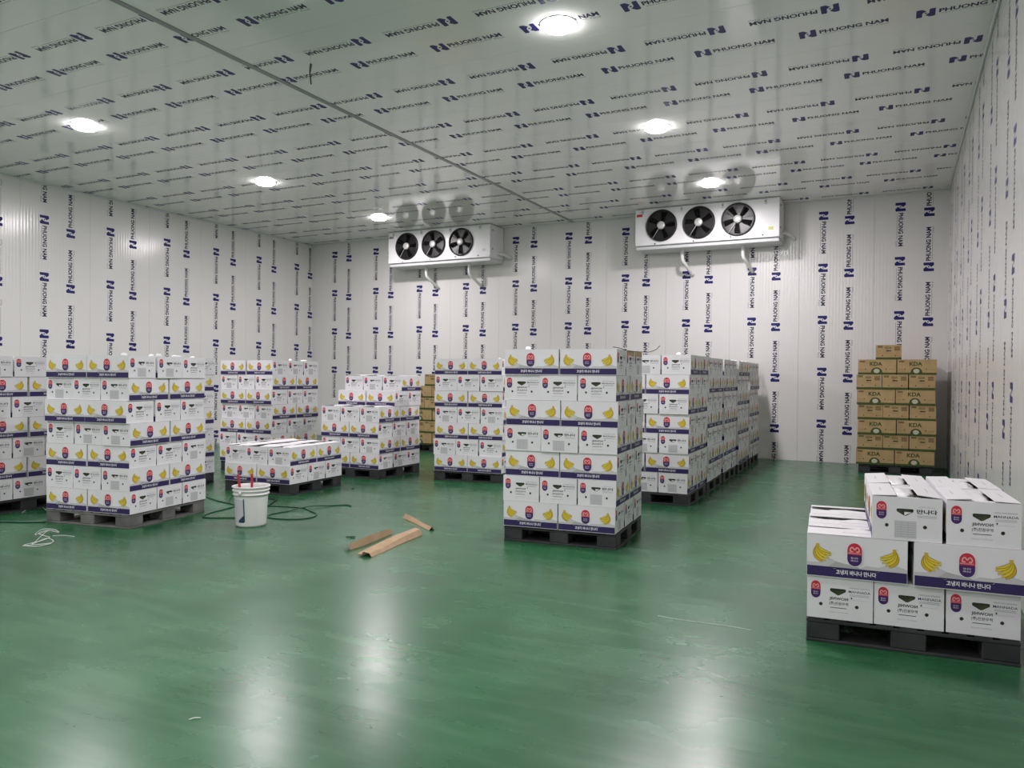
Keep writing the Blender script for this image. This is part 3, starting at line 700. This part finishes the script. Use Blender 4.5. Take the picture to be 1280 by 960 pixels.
# cardboard
def folded(name, p0, p1, prof, label, seed, seg=10, mt='strip'):
    random.seed(seed); a, b = Vector((*p0, 0)), Vector((*p1, 0)); d = (b-a); Ln = d.length; d.normalize(); s = Vector((-d.y, d.x, 0)); t = MB(); rows = []
    for i in range(seg+1):
        f = i/seg; k = 1-.15*abs(2*f-1)**3; wob = .012*math.sin(f*5+seed)
        rows.append([a+d*(f*Ln)+s*(x*k+wob)+Vector((0, 0, max(.004, z*(.9+.25*math.sin(f*4+seed*2))))) for x, z in prof])
    n = len(prof); vs = [p for r_ in rows for p in r_] + [p+Vector((0, 0, -.0035)) for r_ in rows for p in r_]; off = n*(seg+1)
    fs = []
    for i in range(seg):
        for j in range(n-1):
            q_ = [i*n+j, (i+1)*n+j, (i+1)*n+j+1, i*n+j+1]; fs += [q_[::-1], [x+off for x in q_]]
    for i in range(seg):
        for j in (0, n-1): fs.append([i*n+j, (i+1)*n+j, (i+1)*n+j+off, i*n+j+off])
    for i in (0, seg):
        for j in range(n-1): fs.append([i*n+j, i*n+j+1, i*n+j+1+off, i*n+j+off])
    t.raw(vs, fs, mt); return tag(t.build(name), label, 'cardboard', 'torn cardboard strips on the floor')
folded('cardboard_strip', px(433, 687), px(487, 667), [(-.05, .004), (-.035, .065), (.035, .030)], 'folded brown cardboard strip, left of the two lying together', 3)
folded('cardboard_strip', px(454, 696), px(519, 668), [(-.085, .004), (-.055, .050), (.01, .060), (.035, .028), (.085, .034)], 'wide crumpled brown cardboard strip, right of the two lying together', 5)
folded('cardboard_strip', px(541, 663), px(507, 648), [(-.035, .006), (.0, .050), (.035, .006)], 'thin angled cardboard edge piece lying apart behind the others', 8)
b = MB(); c0 = px(438, 672); b.tube([(c0[0]-.05, c0[1], .004), (c0[0], c0[1]-.02, .012), (c0[0]+.04, c0[1]+.02, .012), (c0[0]+.05, c0[1]-.02, .004), (c0[0]-.01, c0[1]+.01, .004)], .006, 'hose', 5, 4)
tag(b.build('plastic_scrap'), 'tiny dark green plastic scrap behind the cardboard strips', 'scrap')
b = MB(); c0 = px(243, 899); b.tube([(c0[0]-.012, c0[1]-.02, .003), (c0[0], c0[1], .006), (c0[0]+.02, c0[1]+.02, .003)], .0025, 'string', 5, 4)
tag(b.build('paper_scrap'), 'tiny pale scrap lying alone on the near left floor', 'scrap')
random.seed(5)
for i, (x, y) in enumerate(((404, 617), (372, 620), (416, 614), (441, 611))):
    c0 = px(x, y); b = MB(); b.lathe([(0, .012), (.014, .010), (.022, .0)], 'inside', 7, Matrix.Translation((c0[0], c0[1], 0))); tag(b.build('dirt_crumb'), 'dark dirt crumb by the low stack, %s of four' % ('second from the left', 'leftmost', 'third from the left', 'rightmost')[i], 'crumb', 'dirt crumbs by the low stack')
# cable stub hanging from the ceiling
dd = fwd + rt*((388-640)/F_PX) - up*((62-480)/F_PX); t_ = (ZC-TH-1.6)/dd.z; hx, hy = dd.x*t_, dd.y*t_
b = MB(); b.tube([(hx, hy, ZC-TH), (hx, hy, ZC-.12), (hx+.004, hy, ZC-.30)], .0025, 'greyprint', 5, 3); b.tube([(hx+.004, hy, ZC-.16), (hx-.006, hy, ZC-.24), (hx+.004, hy, ZC-.32), (hx+.012, hy, ZC-.38)], .007, 'strap', 6, 3); b.tube([(hx+.02, hy, ZC-.17), (hx+.004, hy, ZC-.25)], .004, 'strap', 5, 1)
tag(b.build('hanging_cable'), 'short black cable end dangling from the ceiling near the grey joint', 'cable')
